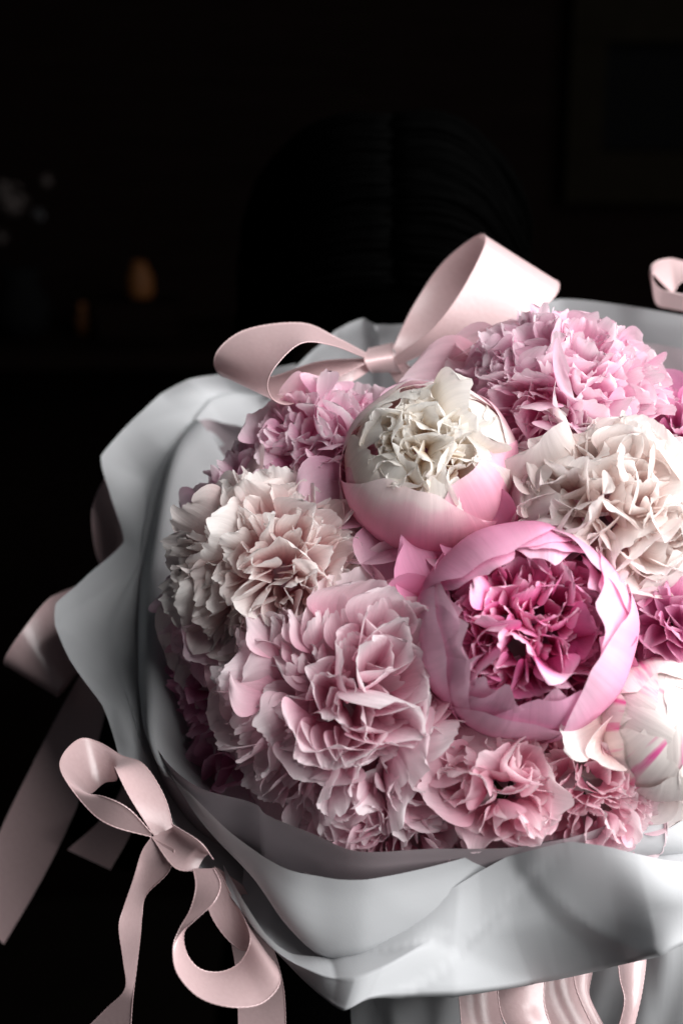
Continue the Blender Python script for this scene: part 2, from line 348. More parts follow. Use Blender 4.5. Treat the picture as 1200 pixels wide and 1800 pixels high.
# ---- blush globe with cream heart
t, r, g = peony('globe-shaped peony, smooth pink outer petals round a cream-white ruffled heart', 757, 822, 160, (-.08, .46, .88), .36, under='pink')
cups(t, g, [(3, 1.0, 52, 66, 0, .04, .3), (3, .968, 46, 62, 0, .04, 1.4)], 'blush_guard', r)
cups(t, g, [(6, .94, 40, 38, 0, .03, .2), (6, .90, 34, 34, 0, .03, .7)], 'cream', r, 'petal')
pompom(t, g, 90, r*.90, ['frill', 'spoon', 'fringe', 'open'], 'cream', 48, 0, .98, .66, 1.5, cavity=[((.1, .25, 1), 14)], cav_depth=.14, spread=16, lean=.12, tufts=5, bulge=.05)
# ---- white peony with blush skirts on the right
t, r, g = peony('ivory-white peony with a few pale pink outer petals, beside the globe-shaped one', 1058, 915, 188, (.03, .30, .94), .6, under='softpink')
cups(t, g, [(4, 1.0, 62, 58, .01, 0, 2.6), (3, .97, 56, 52, .02, 0, .5)], 'softpink', r)
cups(t, g, [(5, .95, 50, 40, .02, .0, .2), (6, .91, 42, 34, .02, .0, .9)], 'ivory', r, 'petal')
pompom(t, g, 95, r*.97, ['soft', 'frill', 'open', 'spoon'], 'ivory', 66, 0, .97, .58, 1.35, cavity=[((-.05, .2, 1), 15)], cav_depth=.18, spread=18, lean=-.15, tufts=6, bulge=.08)
# ---- deep rose bowl
t, r, g = peony('bowl-shaped peony with magenta ruffled centre inside smooth mid-pink petals', 920, 1108, 195, (.0, .14, .99), .34, under='roseguard')
cups(t, g, [(5, 1.0, 47, 54, .0, .01, .75), (4, .97, 43, 50, .0, .03, 1.7)], 'roseguard', r)
cups(t, g, [(6, .93, 41, 36, .0, .0, .2), (7, .88, 42, 30, .0, .0, .5)], 'rose', r, 'petal')
pompom(t, g, 170, r*.79, ['frill', 'open', 'frill', 'fringe'], 'rose', 84, 0, .80, .58, 1.25, cavity=[((.25, .1, 1), 14)], cav_depth=.25, spread=30, lean=-.08, tufts=7, bulge=.10)
# ---- cream ruffled
t, r, g = peony('cream-white peony with long finger-like fringed petals', 500, 1008, 180, (-.38, .36, .84), .62, under='creampink')
pompom(t, g, 270, r*1.0, ['finger', 'fringe', 'finger', 'fringe', 'frill'], 'creampink', 104, 0, .9, .52, 1.05, jitter=.14, tufts=5, bulge=.12)
ring(t, g, 9, 'open', 'creampink', r, 8, 1.0, .2, -.2, name='guard_petal')
# ---- large pale pink
t, r, g = peony('largest pale pink peony, open and heavily fringed with a deep shadowed hollow', 616, 1236, 240, (-.24, .08, .97), .5, under='pale')
pompom(t, g, 240, r*.98, ['fringe', 'frill', 'open', 'fringe', 'frill'], 'pale', 108, 0, .86, .52, 1.12, cavity=[((-.28, .24, 1), 21)], cav_depth=.5, jitter=.12, tufts=3, bulge=.10)
pompom(t, g, 22, r*.60, ['spoon', 'frill', 'open'], 'pale', 80, 0, 1.1, .3, .9, cz=r*.24, lean=.1)
ring(t, g, 10, 'broad', 'softpink', r, 6, 1.0, .2, -.25, name='guard_petal')
# smooth petals between it and the rose bowl
for ph, e, s in ((.10, 30, 1.0), (.62, 36, .9), (1.0, 34, .82), (-.4, 24, 1.0)):
    ring(t, g, 1, 'broad', 'softpink', r, e, s, .3, -.1, jit=1, name='guard_petal', phs=[ph])
# ---- top pink
t, r, g = peony('mid-pink fringed peony with upright smooth petals behind it, below the back paper', 982, 722, 184, (.03, .62, .78), .5, under='pink')
pompom(t, g, 270, r*.96, ['fringe', 'finger', 'frill', 'frill'], 'pink', 106, 0, .82, .62, 1.3, jitter=.10, tufts=9, bulge=.10)
ring(t, g, 9, 'broad', 'softpink', r, 12, 1.1, .2, -.3, name='guard_petal')
for ph in (1.0, 1.55, 2.1, 2.6):
    ring(t, g, 1, 'broad', 'softpink', r, 20, 1.02, .3, -.2, jit=2, name='guard_petal', phs=[ph])
for ph, sz in ((2.80, 1.36), (3.02, 1.25)):
    ring(t, g, 1, 'broad', 'softpink', r, 6, sz, .3, -.15, jit=1, name='guard_petal', phs=[ph])
# ---- pink one under the bow
t, r, g = peony('pink fringed peony under the left loop of the top bow', 572, 800, 122, (-.30, .50, .80), .65, under='pink')
pompom(t, g, 150, r*1.0, ['fringe', 'frill', 'open'], 'pink', 106, 0, .85, .58, 1.3, jitter=.12, tufts=6, bulge=.12)
ring(t, g, 8, 'open', 'pink', r, 10, 1.05, .2, -.2, name='guard_petal')
# ---- shaded ones on the left shoulder
t, r, g = peony('small dusky pink peony tucked against the inner paper above the cream one', 450, 880, 108, (-.58, .46, .66), .75, under='pink')
pompom(t, g, 70, r, ['fringe', 'frill', 'open'], 'pink', 104, 0, .85, .4, .95, tufts=5)
t, r, g = peony('dark pink peony in deep shade left of the cream one', 405, 1090, 125, (-.70, .25, .65), .9, under='pink')
pompom(t, g, 70, r, ['fringe', 'frill', 'open'], 'pink', 104, 0, .85, .4, .95, tufts=5)
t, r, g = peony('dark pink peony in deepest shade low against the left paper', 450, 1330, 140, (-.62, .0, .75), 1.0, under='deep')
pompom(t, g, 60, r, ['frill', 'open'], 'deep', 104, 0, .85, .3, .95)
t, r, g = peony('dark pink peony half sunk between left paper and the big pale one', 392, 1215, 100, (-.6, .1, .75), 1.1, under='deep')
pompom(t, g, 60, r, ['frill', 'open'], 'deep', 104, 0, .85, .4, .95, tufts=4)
t, r, g = peony('dusky pink peony half sunk beside the inner liner left of the fingered cream petals', 390, 970, 85, (-.6, .3, .72), 1.1, under='pink')
pompom(t, g, 60, r, ['frill', 'open', 'fringe'], 'pink', 104, 0, .85, .4, .95, tufts=4)
# ---- front ones along the paper edge
t, r, g = peony('loosely ruffled pale pink peony rising behind the front paper edge', 700, 1398, 168, (-.08, .22, .97), .82)
pompom(t, g, 170, r, ['open', 'frill', 'fringe', 'frill'], 'pale', 106, 0, .86, .58, 1.3, jitter=.12, tufts=7, bulge=.13)
ring(t, g, 9, 'open', 'softpink', r, 24, 1.05, .2, -.2, name='guard_petal')
t, r, g = peony('small loose soft pink peony with upright folded petals near the front edge', 880, 1378, 112, (-.1, .26, .96), .62, under='softpink')
pompom(t, g, 60, r, ['soft', 'open', 'frill'], 'softpink', 90, 0, .95, .45, 1.1, lean=-.2, tufts=4, bulge=.15)
ring(t, g, 6, 'broad', 'softpink', r, 48, 1.1, .3, -.1, jit=8, name='guard_petal')
t, r, g = peony('pale pink tight-ruffled peony between the loose upright one and the streaked bud', 1022, 1382, 128, (.02, .22, .97), .85, under='softpink')
pompom(t, g, 150, r, ['frill', 'fringe', 'open'], 'softpink', 104, 0, .82, .6, 1.3, tufts=6, bulge=.12)
# ---- streaked bud
t, r, g = peony('closed white peony bud with magenta streaks and a curled cream petal', 1165, 1280, 128, (-.05, .16, .98), .55, under='ivory')
cups(t, g, [(4, 1.0, 34, 56, 0, .02, .2), (4, .97, 18, 52, 0, .02, .9), (3, .945, -6, 56, 0, 0, .5), (3, .92, -22, 60, 0, 0, 1.3)], 'streaked', r, 'petal')
for ph, e, s in ((math.pi-.15, 38, .95), (math.pi+.25, 46, .75)):
    ring(t, g, 1, 'soft', 'ivory', r, e, s, .85, .35, jit=1, name='guard_petal', phs=[ph])
# ---- magenta ones showing in gaps at the right
t, r, g = peony('small magenta-pink peony in the gap above the streaked bud', 1180, 1100, 90, (.15, .2, .95), .8, under='deep')
pompom(t, g, 60, r, ['fringe', 'spoon', 'open'], 'deep', 100, 0, .9, .3, .95)
t, r, g = peony('bright magenta-pink fringed peony right of the top pink one', 1190, 770, 112, (.35, .55, .75), .7, under='deep')
pompom(t, g, 80, r, ['finger', 'open', 'fringe'], 'deep', 100, 0, .9, .3, .95)
# ---- the far shoulder, mostly past the frame
for (px, py, rp, mk, fc, lb) in ((1340, 960, 120, 'pink', (.7, .3, .65), 'pink fringed peony on the far right shoulder beside the ivory one'),
                                 (1335, 1200, 120, 'pale', (.7, .0, .7), 'pale fringed peony on the far right shoulder beside the streaked bud')):
    t, r, g = peony(lb, px, py, rp, fc, .7)
    pompom(t, g, 70, r, ['fringe', 'frill'], mk, 100, 0, .85, .3, .95)

# ------------------------------------------------------------------ paper sheets
def sheet(name, rows, parent, nc=90, nr=8, crease=False, wob=.0012, seed=1, lin=0.0, mat=None, folds=9):
    """a sheet of paper lofted through rows of points; each row is resampled to nc columns"""
    rg = np.random.default_rng(seed)
    rs = []
    for row in rows:
        p = np.array([tuple(q) for q in row]); c = catmull(p, nc); u = np.linspace(0, len(p)-1, nc)
        rs.append(c*(1-lin)+lin*np.stack([np.interp(u, np.arange(len(p)), p[:, k]) for k in range(3)], -1))
    cols = []
    for j in range(nc):
        pts = [rs[i][j] for i in range(len(rs))]
        if crease:
            seg = [np.linspace(pts[i], pts[i+1], nr, endpoint=(i == len(pts)-2)) for i in range(len(pts)-1)]
            cols.append(np.vstack(seg))
        else: cols.append(catmull(pts, (len(pts)-1)*nr+1))
    A = np.array(cols).transpose(1, 0, 2); nu, nv = A.shape[:2]
    U, Vv = np.meshgrid(np.linspace(0, 1, nu), np.linspace(0, 1, nv), indexing='ij')
    off = sum(rg.normal(size=3)[None, None, :]*np.sin(rg.uniform(5, 26)*Vv+rg.uniform(2, 9)*U+rg.uniform(0, 6))[..., None] for _ in range(5))
    A = A + off*wob*.5
    gu = np.gradient(A, axis=0); gv = np.gradient(A, axis=1); nr_ = np.cross(gu, gv); nr_ /= np.linalg.norm(nr_, axis=2)[..., None]+1e-9
    for _ in range(folds):                            # crisp creases where the sheet has been handled
        th_ = rg.uniform(-.9, .9); c0, c1 = rg.uniform(.05, .95), rg.uniform(0, .55)
        dd_ = (Vv-c0)*math.cos(th_)*2.2+(U-c1)*math.sin(th_); al = -(Vv-c0)*math.sin(th_)*2.2+(U-c1)*math.cos(th_)
        A = A + nr_*(rg.choice([-1, 1])*rg.uniform(.0012, .0030)*np.exp(-np.abs(dd_)/rg.uniform(.05, .12))*np.exp(-(al/.5)**2))[..., None]
    return obj(name, mesh(name, A.reshape(-1, 3), gridf(nu, nv), mat or PAPER), parent)
def Q(lst, h=0.0, cap=.5, hl=None):                   # hl: height on the left, blending to h along the front
    def hh(p): return h if hl is None else hl+(h-hl)*min(1, max(0, (p[1]-1250)/200))
    return [P(p[0], p[1], min(cap, p[2] if len(p) > 2 else wrim(p[0], p[1], hh(p)))) for p in lst]
wrap = thing('paper_wrap', 'white layered wrapping paper with a wide flared collar round the peonies', 'wrapping paper', GRASP)
wi = wrap.matrix_world.inverted()
def wl(rows): return [[wi @ p for p in r] for r in rows]
def toward(row, f, drop=0.0): return [p.lerp(GRASP, f)+AX*drop for p in row]

# inner liner: stands round the flowers
E1 = Q([(700, 700), (560, 735), (440, 770), (335, 822), (318, 880), (290, 965), (256, 1060), (258, 1180), (270, 1300), (335, 1372), (440, 1402), (470, 1426), (550, 1466), (630, 1503), (750, 1500), (900, 1490), (1000, 1466), (1100, 1425), (1200, 1382), (1320, 1310)], .040, .5, -.022)
def down(row, d, f): return [p - AX*d + (O-p-AX*(O-p).dot(AX))*f for p in row]
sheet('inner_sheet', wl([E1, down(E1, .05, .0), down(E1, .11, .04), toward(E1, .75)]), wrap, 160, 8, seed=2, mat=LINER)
# second liner with its edge rolled a little lower, seen along the front
E2 = Q([(330, 740), (300, 800), (262, 950), (245, 1080), (244, 1200), (250, 1290), (290, 1360), (345, 1410), (420, 1480), (500, 1528), (570, 1534), (640, 1531), (760, 1517), (900, 1496), (1000, 1479), (1110, 1440), (1210, 1400), (1320, 1330)], .030, .5, -.03)
E2b = Q([(370, 770), (330, 830), (300, 980), (290, 1100), (292, 1220), (300, 1310), (350, 1400), (400, 1480), (470, 1560), (530, 1640), (600, 1680), (680, 1660), (800, 1610), (920, 1560), (1020, 1540), (1120, 1520), (1230, 1500), (1330, 1440)], -.01, .108)
sheet('middle_sheet', wl([E2, E2b, toward(E2b, .4), toward(E2b, .92)]), wrap, 150, 9, seed=3)
# left wing of the collar
WO = Q([(520, 640, -0.125), (440, 655, -0.128), (390, 660, -0.123), (330, 668, -0.115), (280, 690, -0.117), (230, 735, -0.107), (177, 797, -0.092), (196, 870, -0.087), (218, 955, -0.077), (150, 1012, -0.052), (97, 1058, -0.032), (97, 1100, -0.022), (125, 1155, -0.002), (180, 1237, 0.013), (198, 1290, 0.024), (214, 1340, 0.035), (262, 1425, 0.060), (320, 1510, 0.080), (395, 1598, 0.090), (478, 1668, 0.098)])
WM = Q([(500, 690, -0.135), (450, 690, -0.135), (410, 690, -0.133), (370, 700, -0.125), (335, 735, -0.115), (290, 790, -0.100), (255, 850, -0.095), (255, 910, -0.085), (250, 975, -0.070), (210, 1030, -0.050), (180, 1085, -0.035), (175, 1135, -0.020), (195, 1190, -0.005), (225, 1255, 0.015), (240, 1310, 0.029), (256, 1360, 0.037), (300, 1440, 0.061), (360, 1520, 0.078), (430, 1590, 0.085), (500, 1650, 0.090)])
WI = Q([(520, 740, -.135), (470, 735, -.135), (430, 732, -.13), (390, 745, -.125), (360, 790, -.115), (335, 840, -.10), (310, 900, -.09), (290, 960, -.08), (280, 1010, -.07), (275, 1060, -.055), (272, 1110, -.045), (272, 1160, -.03), (275, 1220, -.012), (282, 1290, .01), (295, 1340, .02), (320, 1390, .03), (370, 1450, .045), (430, 1520, .06), (490, 1580, .07), (550, 1630, .075)])
sheet('collar_wing', wl([WO, WM, WI, toward(WI, .45), toward(WI, .93)]), wrap, 191, 9, seed=4, lin=.55)
# back sheet: peak behind the bow, long straight edge to the right
BO = Q([(470, 690, -0.127), (540, 620, -0.132), (590, 581, -0.134), (640, 562, -0.137), (652, 572, -0.135), (710, 572, -0.134), (800, 555, -0.134), (900, 532, -0.137), (985, 524, -0.140), (1090, 538, -0.134), (1200, 552, -0.124), (1330, 580, -0.107), (1450, 700, -0.072)])
BM = Q([(500, 740, -0.156), (560, 690, -0.156), (600, 660, -0.156), (645, 650, -0.156), (670, 650, -0.156), (720, 650, -0.156), (800, 640, -0.156), (900, 630, -0.156), (1000, 640, -0.156), (1100, 660, -0.151), (1210, 700, -0.136), (1320, 760, -0.116), (1400, 860, -0.086)])
sheet('back_sheet', wl([BO, BM, toward(BM, .3), toward(BM, .93)]), wrap, 121, 9, seed=5, lin=.8)
BO2 = Q([(720, 640, -.13), (800, 622, -.132), (900, 606, -.134), (1010, 600, -.134), (1060, 604, -.132), (1200, 612, -.122), (1330, 650, -.10), (1440, 780, -.06)])
BM2 = Q([(740, 700, -.14), (810, 690, -.14), (900, 680, -.14), (1000, 680, -.14), (1060, 690, -.138), (1190, 710, -.125), (1310, 770, -.10), (1390, 900, -.07)])
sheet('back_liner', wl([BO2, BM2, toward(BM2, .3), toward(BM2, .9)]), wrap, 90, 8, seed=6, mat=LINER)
BO3 = Q([(560, 725, -.118), (480, 752, -.116), (400, 742, -.115), (350, 742, -.112), (318, 765, -.105), (300, 810, -.095), (288, 880, -.082), (275, 960, -.07)])
BM3 = Q([(580, 760, -.13), (500, 800, -.128), (430, 800, -.125), (390, 805, -.122), (365, 835, -.115), (340, 880, -.105), (320, 930, -.092), (305, 990, -.08)])
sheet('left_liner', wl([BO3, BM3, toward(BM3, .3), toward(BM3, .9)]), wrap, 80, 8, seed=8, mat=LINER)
# the folded front flap
F1 = Q([(392, 1520, .088), (430, 1585, .10), (470, 1640, .108), (512, 1668, .113), (560, 1673, .118), (610, 1670, .122), (660, 1648, .124), (720, 1608, .125), (780, 1570, .125), (840, 1538, .125), (900, 1510, .130), (950, 1490, .140), (1000, 1481, .145), (1060, 1488, .144), (1120, 1500, .138), (1200, 1510, .128), (1300, 1490, .12)])
F2 = Q([(405, 1575, .095), (440, 1625, .104), (480, 1668, .112), (520, 1700, .122), (565, 1722, .134), (620, 1722, .142), (670, 1700, .140), (730, 1670, .134), (790, 1650, .127), (850, 1640, .118), (905, 1630, .113), (960, 1620, .113), (1020, 1615, .116), (1080, 1610, .122), (1140, 1600, .134), (1210, 1590, .138), (1310, 1570, .130)])
F3 = Q([(420, 1610, .095), (455, 1650, .104), (495, 1690, .11), (530, 1722, .118), (570, 1752, .130), (606, 1773, .142), (650, 1757, .141), (720, 1750, .133), (800, 1744, .124), (870, 1739, .106), (935, 1735, .080), (980, 1728, .082), (1040, 1712, .093), (1100, 1694, .112), (1152, 1681, .142), (1215, 1655, .141), (1310, 1620, .132)])
F4 = [p + FWp for p, FWp in zip(F3, [FW*.05 + UP*.03]*len(F3))]
sheet('front_flap', wl([F1, F2, F3, F4]), wrap, 241, 9, crease=True, seed=7, wob=.0006, lin=.3)
# the cone that runs down to the grip, and the skirt of paper below it
ring_top = []
for k in range(41):
    a = 2*math.pi*k/40; ring_top.append(O - AX*.055 + (DU*math.cos(a)+DVv*math.sin(a))*(.150+.004*math.sin(5*a)))
c_mid = [O - AX*.17 + (p-(O - AX*.055))*.52 for p in ring_top]; c_low = [GRASP + (p-(O-AX*.055))*.17 for p in ring_top]
c_sk = [GRASP - AX*.06 + (p-(O-AX*.055))*(.32+.07*math.sin(6*2*math.pi*i/40)) for i, p in enumerate(ring_top)]
c_end = [GRASP - AX*.15 + (p-(O-AX*.055))*(.62+.12*math.sin(6*2*math.pi*i/40)) for i, p in enumerate(ring_top)]
sheet('cone_sheet', wl([ring_top, c_mid, c_low, c_sk, c_end]), wrap, 120, 7, seed=9)
# lower leaf of paper that shows below the flap at the right
L1 = Q([(1020, 1640, .03), (1120, 1600, .05), (1230, 1570, .06), (1340, 1560, .05)]); L2 = Q([(1000, 1860, .0), (1120, 1850, .03), (1240, 1830, .045), (1350, 1800, .03)])
sheet('lower_leaf', wl([toward(L1, .6), L1, L2]), wrap, 40, 8, seed=10)
L1 = Q([(625, 1690, .00), (700, 1680, .02), (800, 1670, .03), (900, 1680, .02)]); L2 = Q([(628, 1880, -.04), (710, 1880, -.03), (810, 1870, -.02), (920, 1870, -.03)])
sheet('lower_leaf', wl([toward(L1, .6), L1, L2]), wrap, 40, 8, seed=11)

# ------------------------------------------------------------------ ribbons
def strip(name, A, B, root, n=90, nv=9, bow=.0, edge=True):
    """a length of ribbon between two selvedges given as (pixel x, pixel y, depth)"""
    inv = root.matrix_world.inverted()
    a = catmull([tuple(inv @ P(*p)) for p in A], n); b = catmull([tuple(inv @ P(*p)) for p in B], n)
    x = np.linspace(-1, 1, nv); G = a[:, None, :]*(1-x[None, :, None])/2+b[:, None, :]*(1+x[None, :, None])/2
    if bow:
        tg = np.gradient((a+b)/2, axis=0); nr = np.cross(tg, b-a); nr /= np.linalg.norm(nr, axis=1)[:, None]+1e-9
        G = G + nr[:, None, :]*((1-x**2)*bow)[None, :, None]
    tl = np.concatenate([[0], np.cumsum(np.linalg.norm(np.diff((a+b)/2, axis=0), axis=1))])/.3
    T, X = np.meshgrid(tl, x, indexing='ij')
    o = obj(name, mesh(name, G.reshape(-1, 3), gridf(n, nv), SATIN, {'t': T.ravel(), 'x': X.ravel()}), root)
    if edge:
        for e in (G[:, 0], G[:, -1]):
            ln = np.linalg.norm(np.diff(e, axis=0), axis=1).sum(); m = int(max(20, ln/.0011))
            ee = np.array([np.interp(np.linspace(0, n-1, m), np.arange(n), e[:, k]) for k in range(3)]).T
            v, f = tubemesh(ee, np.where(np.arange(m) % 2, .00042, .00022), 5)
            obj('picot_edge', mesh('picot_edge', v, f, SATIN, {'t': np.zeros(len(v)), 'x': np.zeros(len(v))}), o)
    return o
def Z(lst, x0, y0, s): return [(x0+p[0]*s, y0+p[1]*s, p[2]) for p in lst]
# the top bow
bow1 = thing('ribbon_bow', 'blush satin ribbon bow perched on the back edge above the peonies', 'bow', P(668, 632, -0.035), None, 'satin ribbon bows on the wrapping')
strip('loop', [(640, 628, 0.000), (584, 607, 0.035), (530, 603, 0.050), (487, 640, 0.060), (470, 675, 0.060), (482, 704, 0.055), (516, 709, 0.045), (568, 676, 0.030), (640, 640, -0.005)],
      [(645, 622, -0.025), (592, 594, -0.005), (530, 568, 0.000), (432, 580, 0.010), (380, 622, 0.020), (392, 662, 0.015), (470, 664, 0.000), (560, 636, -0.010), (645, 630, -0.030)], bow1)
strip('loop', [(680, 636, -0.030), (752, 585, -0.025), (800, 528, -0.025), (838, 462, -0.030), (853, 422, -0.040), (838, 414, -0.055), (778, 462, -0.065), (728, 535, -0.065), (690, 612, -0.055)],
      [(692, 645, -0.035), (775, 610, -0.030), (862, 588, -0.028), (945, 545, -0.030), (980, 512, -0.040), (968, 492, -0.055), (880, 520, -0.070), (790, 580, -0.070), (698, 625, -0.060)], bow1)
strip('knot', [(648, 612, -0.040), (640, 632, -0.012), (655, 655, -0.025), (668, 640, -0.070)], [(690, 602, -0.060), (690, 625, -0.025), (706, 655, -0.045), (706, 640, -0.070)], bow1, 40)
strip('tail', [(643, 634, -0.020), (605, 654, -0.005), (549, 690, 0.005)], [(648, 652, -0.020), (612, 674, -0.005), (552, 697, 0.000)], bow1, 30)
strip('tail', [(690, 618, -0.045), (715, 640, -0.045), (735, 668, -0.055)], [(672, 640, -0.040), (690, 662, -0.045), (705, 690, -0.055)], bow1, 30)
# the lower left bow
s5 = (0, 1000, .4444)
bow2 = thing('ribbon_bow', 'blush satin ribbon bow tied at the lower left of the collar', 'bow', P(335, 1505, .10), None, 'satin ribbon bows on the wrapping')
strip('loop', Z([(610, 1055, .10), (515, 905, .105), (462, 800, .105), (455, 790, .09), (462, 834, .08), (415, 845, .075), (365, 885, .08), (345, 890, .10), (420, 905, .115), (510, 950, .118), (600, 1045, .11)], *s5),
      Z([(690, 1040, .095), (650, 900, .092), (570, 775, .085), (480, 738, .075), (400, 690, .068), (320, 672, .07), (250, 735, .085), (246, 810, .10), (345, 945, .108), (440, 1015, .112), (600, 1060, .108)], *s5), bow2, 120)
strip('loop', Z([(765, 1185, .11), (775, 1260, .118), (752, 1350, .122), (710, 1425, .125), (685, 1500, .13), (702, 1600, .138), (790, 1695, .142), (920, 1733, .142), (1040, 1715, .135), (1108, 1625, .125), (1050, 1520, .105), (940, 1500, .095), (840, 1380, .095), (785, 1200, .10)], *s5),
      Z([(845, 1185, .115), (872, 1250, .125), (845, 1320, .132), (770, 1390, .13), (727, 1440, .125), (738, 1520, .118), (790, 1582, .115), (875, 1594, .112), (950, 1555, .11), (990, 1470, .11), (965, 1380, .10), (915, 1290, .095), (880, 1220, .095), (850, 1180, .10)], *s5), bow2, 130)
strip('knot', Z([(600, 1060, .10), (690, 1180, .108), (780, 1195, .108)], *s5), Z([(680, 1010, .108), (790, 1080, .118), (845, 1150, .112)], *s5), bow2, 40, bow=-.006)
strip('tail', Z([(600, 1062, .10), (562, 1120, .10), (528, 1230, .10), (490, 1340, .098), (471, 1420, .10), (488, 1550, .095), (495, 1660, .09), (420, 1740, .08), (330, 1830, .07)], *s5),
      Z([(690, 1110, .105), (665, 1200, .10), (578, 1290, .085), (562, 1370, .085), (556, 1440, .085), (546, 1530, .085), (530, 1660, .088), (522, 1740, .085), (516, 1850, .08)], *s5), bow2, 80)
strip('tail', Z([(860, 1180, .09), (900, 1400, .08), (935, 1600, .075), (945, 1850, .07)], *s5), Z([(960, 1250, .085), (1060, 1450, .075), (1118, 1640, .07), (1132, 1850, .065)], *s5), bow2, 40)
# ribbon bow behind the left wing
bow3 = thing('ribbon_bow', 'dim blush satin ribbon with long hanging tails behind the left wing of the collar', 'bow', P(150, 1150, -0.095), None, 'satin ribbon bows on the wrapping')
strip('loop', Z([(330, 60, -0.125), (240, 95, -0.095), (180, 132, -0.075), (90, 245, -0.060), (22, 352, -0.060), (40, 380, -0.075), (150, 280, -0.105), (330, 150, -0.135)], *s5),
      Z([(400, 330, -0.125), (335, 375, -0.095), (300, 400, -0.075), (262, 440, -0.057), (226, 492, -0.055), (236, 500, -0.075), (300, 420, -0.105), (400, 300, -0.135)], *s5), bow3, 80)
strip('tail', Z([(340, 380, -0.105), (220, 600, -0.095), (100, 835, -0.090), (0, 1045, -0.085), (-120, 1340, -0.075)], *s5), Z([(430, 480, -0.095), (398, 640, -0.090), (318, 905, -0.085), (180, 1200, -0.080), (15, 1485, -0.075)], *s5), bow3, 60)
strip('tail', Z([(500, 780, -0.075), (475, 885, -0.075), (395, 1000, -0.070), (268, 1112, -0.065)], *s5), Z([(580, 850, -0.075), (545, 960, -0.075), (510, 1060, -0.065), (435, 1190, -0.060)], *s5), bow3, 40)
bow5 = thing('ribbon_loop', 'dusky ribbon loop peeping out behind the pointed corner of the left wing', 'ribbon', P(200, 920, -0.125), None)
strip('loop', [(245, 800, -0.145), (200, 825, -0.130), (170, 870, -0.120), (162, 920, -0.115), (176, 990, -0.125), (220, 1040, -0.145)], [(260, 830, -0.175), (235, 850, -0.160), (222, 890, -0.150), (216, 930, -0.145), (222, 985, -0.155), (250, 1030, -0.175)], bow5, 50)
# loop at the right edge
s9 = (900, 440, .25)
bow4 = thing('ribbon_bow', 'mauve-shaded blush ribbon loop standing at the right end of the back paper', 'bow', P(1290, 530, -.12), None, 'satin ribbon bows on the wrapping')
strip('loop', Z([(1500, 380, -.10), (1300, 335, -.095), (1130, 297, -.09), (1045, 275, -.09), (992, 220, -.093), (985, 165, -.10), (1060, 240, -.115), (1128, 290, -.12), (1180, 225, -.125), (1300, 190, -.125), (1480, 330, -.12)], *s9),
      Z([(1500, 470, -.115), (1300, 440, -.115), (1110, 410, -.115), (1012, 380, -.118), (980, 260, -.122), (966, 150, -.13), (1000, 88, -.138), (1090, 60, -.142), (1160, 68, -.142), (1300, 120, -.14), (1480, 300, -.13)], *s9), bow4, 90)
# ribbons below the flap
s8 = (620, 1640, .4833)
bow6 = thing('ribbon_bow', 'rose satin ribbon tied round the wrap below the front flap', 'bow', P(960, 1690, .03), None, 'satin ribbon bows on the wrapping')
strip('loop', Z([(385, 120, .06), (388, 260, .065), (420, 420, .07), (560, 500, .07)], *s8), Z([(540, 120, .05), (530, 255, .055), (560, 380, .06), (600, 450, .065)], *s8), bow6, 40, bow=.003)
strip('loop', Z([(525, 120, .075), (530, 255, .08), (560, 340, .085), (640, 450, .085)], *s8), Z([(700, 120, .075), (695, 255, .08), (720, 340, .085), (760, 430, .085)], *s8), bow6, 40, bow=.003)
strip('tail', Z([(690, 120, .06), (695, 250, .065), (740, 400, .07)], *s8), Z([(800, 110, .05), (812, 215, .055), (900, 400, .065)], *s8), bow6, 40, bow=.003)
strip('loop', Z([(800, 120, .07), (815, 215, .075), (890, 380, .08)], *s8), Z([(870, 130, .065), (860, 250, .07), (940, 400, .075)], *s8), bow6, 40, bow=.003)
strip('tail', Z([(960, 80, .075), (970, 170, .08), (985, 260, .085), (940, 420, .085)], *s8), Z([(1065, 60, .07), (1060, 140, .075), (1040, 260, .08), (1000, 420, .08)], *s8), bow6, 40, bow=.003)

# ------------------------------------------------------------------ the person who holds the bouquet, in the dark behind it
CLOTH = plain('black_cloth', (.0015, .0015, .0016), .95, .0, .3, 60)
SKIN = plain('skin', (.30, .17, .12), .5, .3, .1, 30)
HAIR = plain('black_hair', (.0005, .0005, .0005), .7, .004, .3, 200)
HC = P(680, 500, D0-1.06)                             # middle of the head
pers = thing('person', 'person with black centre-parted hair and black clothes, head bowed behind the bouquet', 'person', Vector((HC.x, HC.y+.10, 0)))
pin = pers.matrix_world.inverted()
def skinmesh(name, verts, edges, radii, mat, parent, root=0, lvl=2):
    me = bpy.data.meshes.new(name); me.from_pydata([tuple(v) for v in verts], edges, []); me.materials.append(mat)
    o = obj(name, me, parent)
    md = o.modifiers.new('skin', 'SKIN'); me.skin_vertices or None
    bl = me.skin_vertices[0].data if len(me.skin_vertices) else None
    if bl is None:
        return o
    for i, r_ in enumerate(radii): bl[i].radius = (r_, r_) if not isinstance(r_, tuple) else r_
    bl[root].use_root = True; md.use_smooth_shade = True
    o.modifiers.new('sub', 'SUBSURF').levels = lvl; o.modifiers['sub'].render_levels = lvl
    return o
hx, hy, hz = pin @ HC
gl = pin @ (GRASP - AX*.02)
neck = (hx, hy+.10, hz-.13); chest = (hx, hy+.14, hz-.36); pel = (hx, hy+.12, hz-.72)
V = [pel, (hx, hy+.14, hz-.55), chest, (hx, hy+.13, hz-.20), neck, (hx, hy+.05, hz-.05)]
E = [(0, 1), (1, 2), (2, 3), (3, 4), (4, 5)]; RR = [(.16, .12), (.14, .10), (.16, .11), (.10, .08), .055, .055]
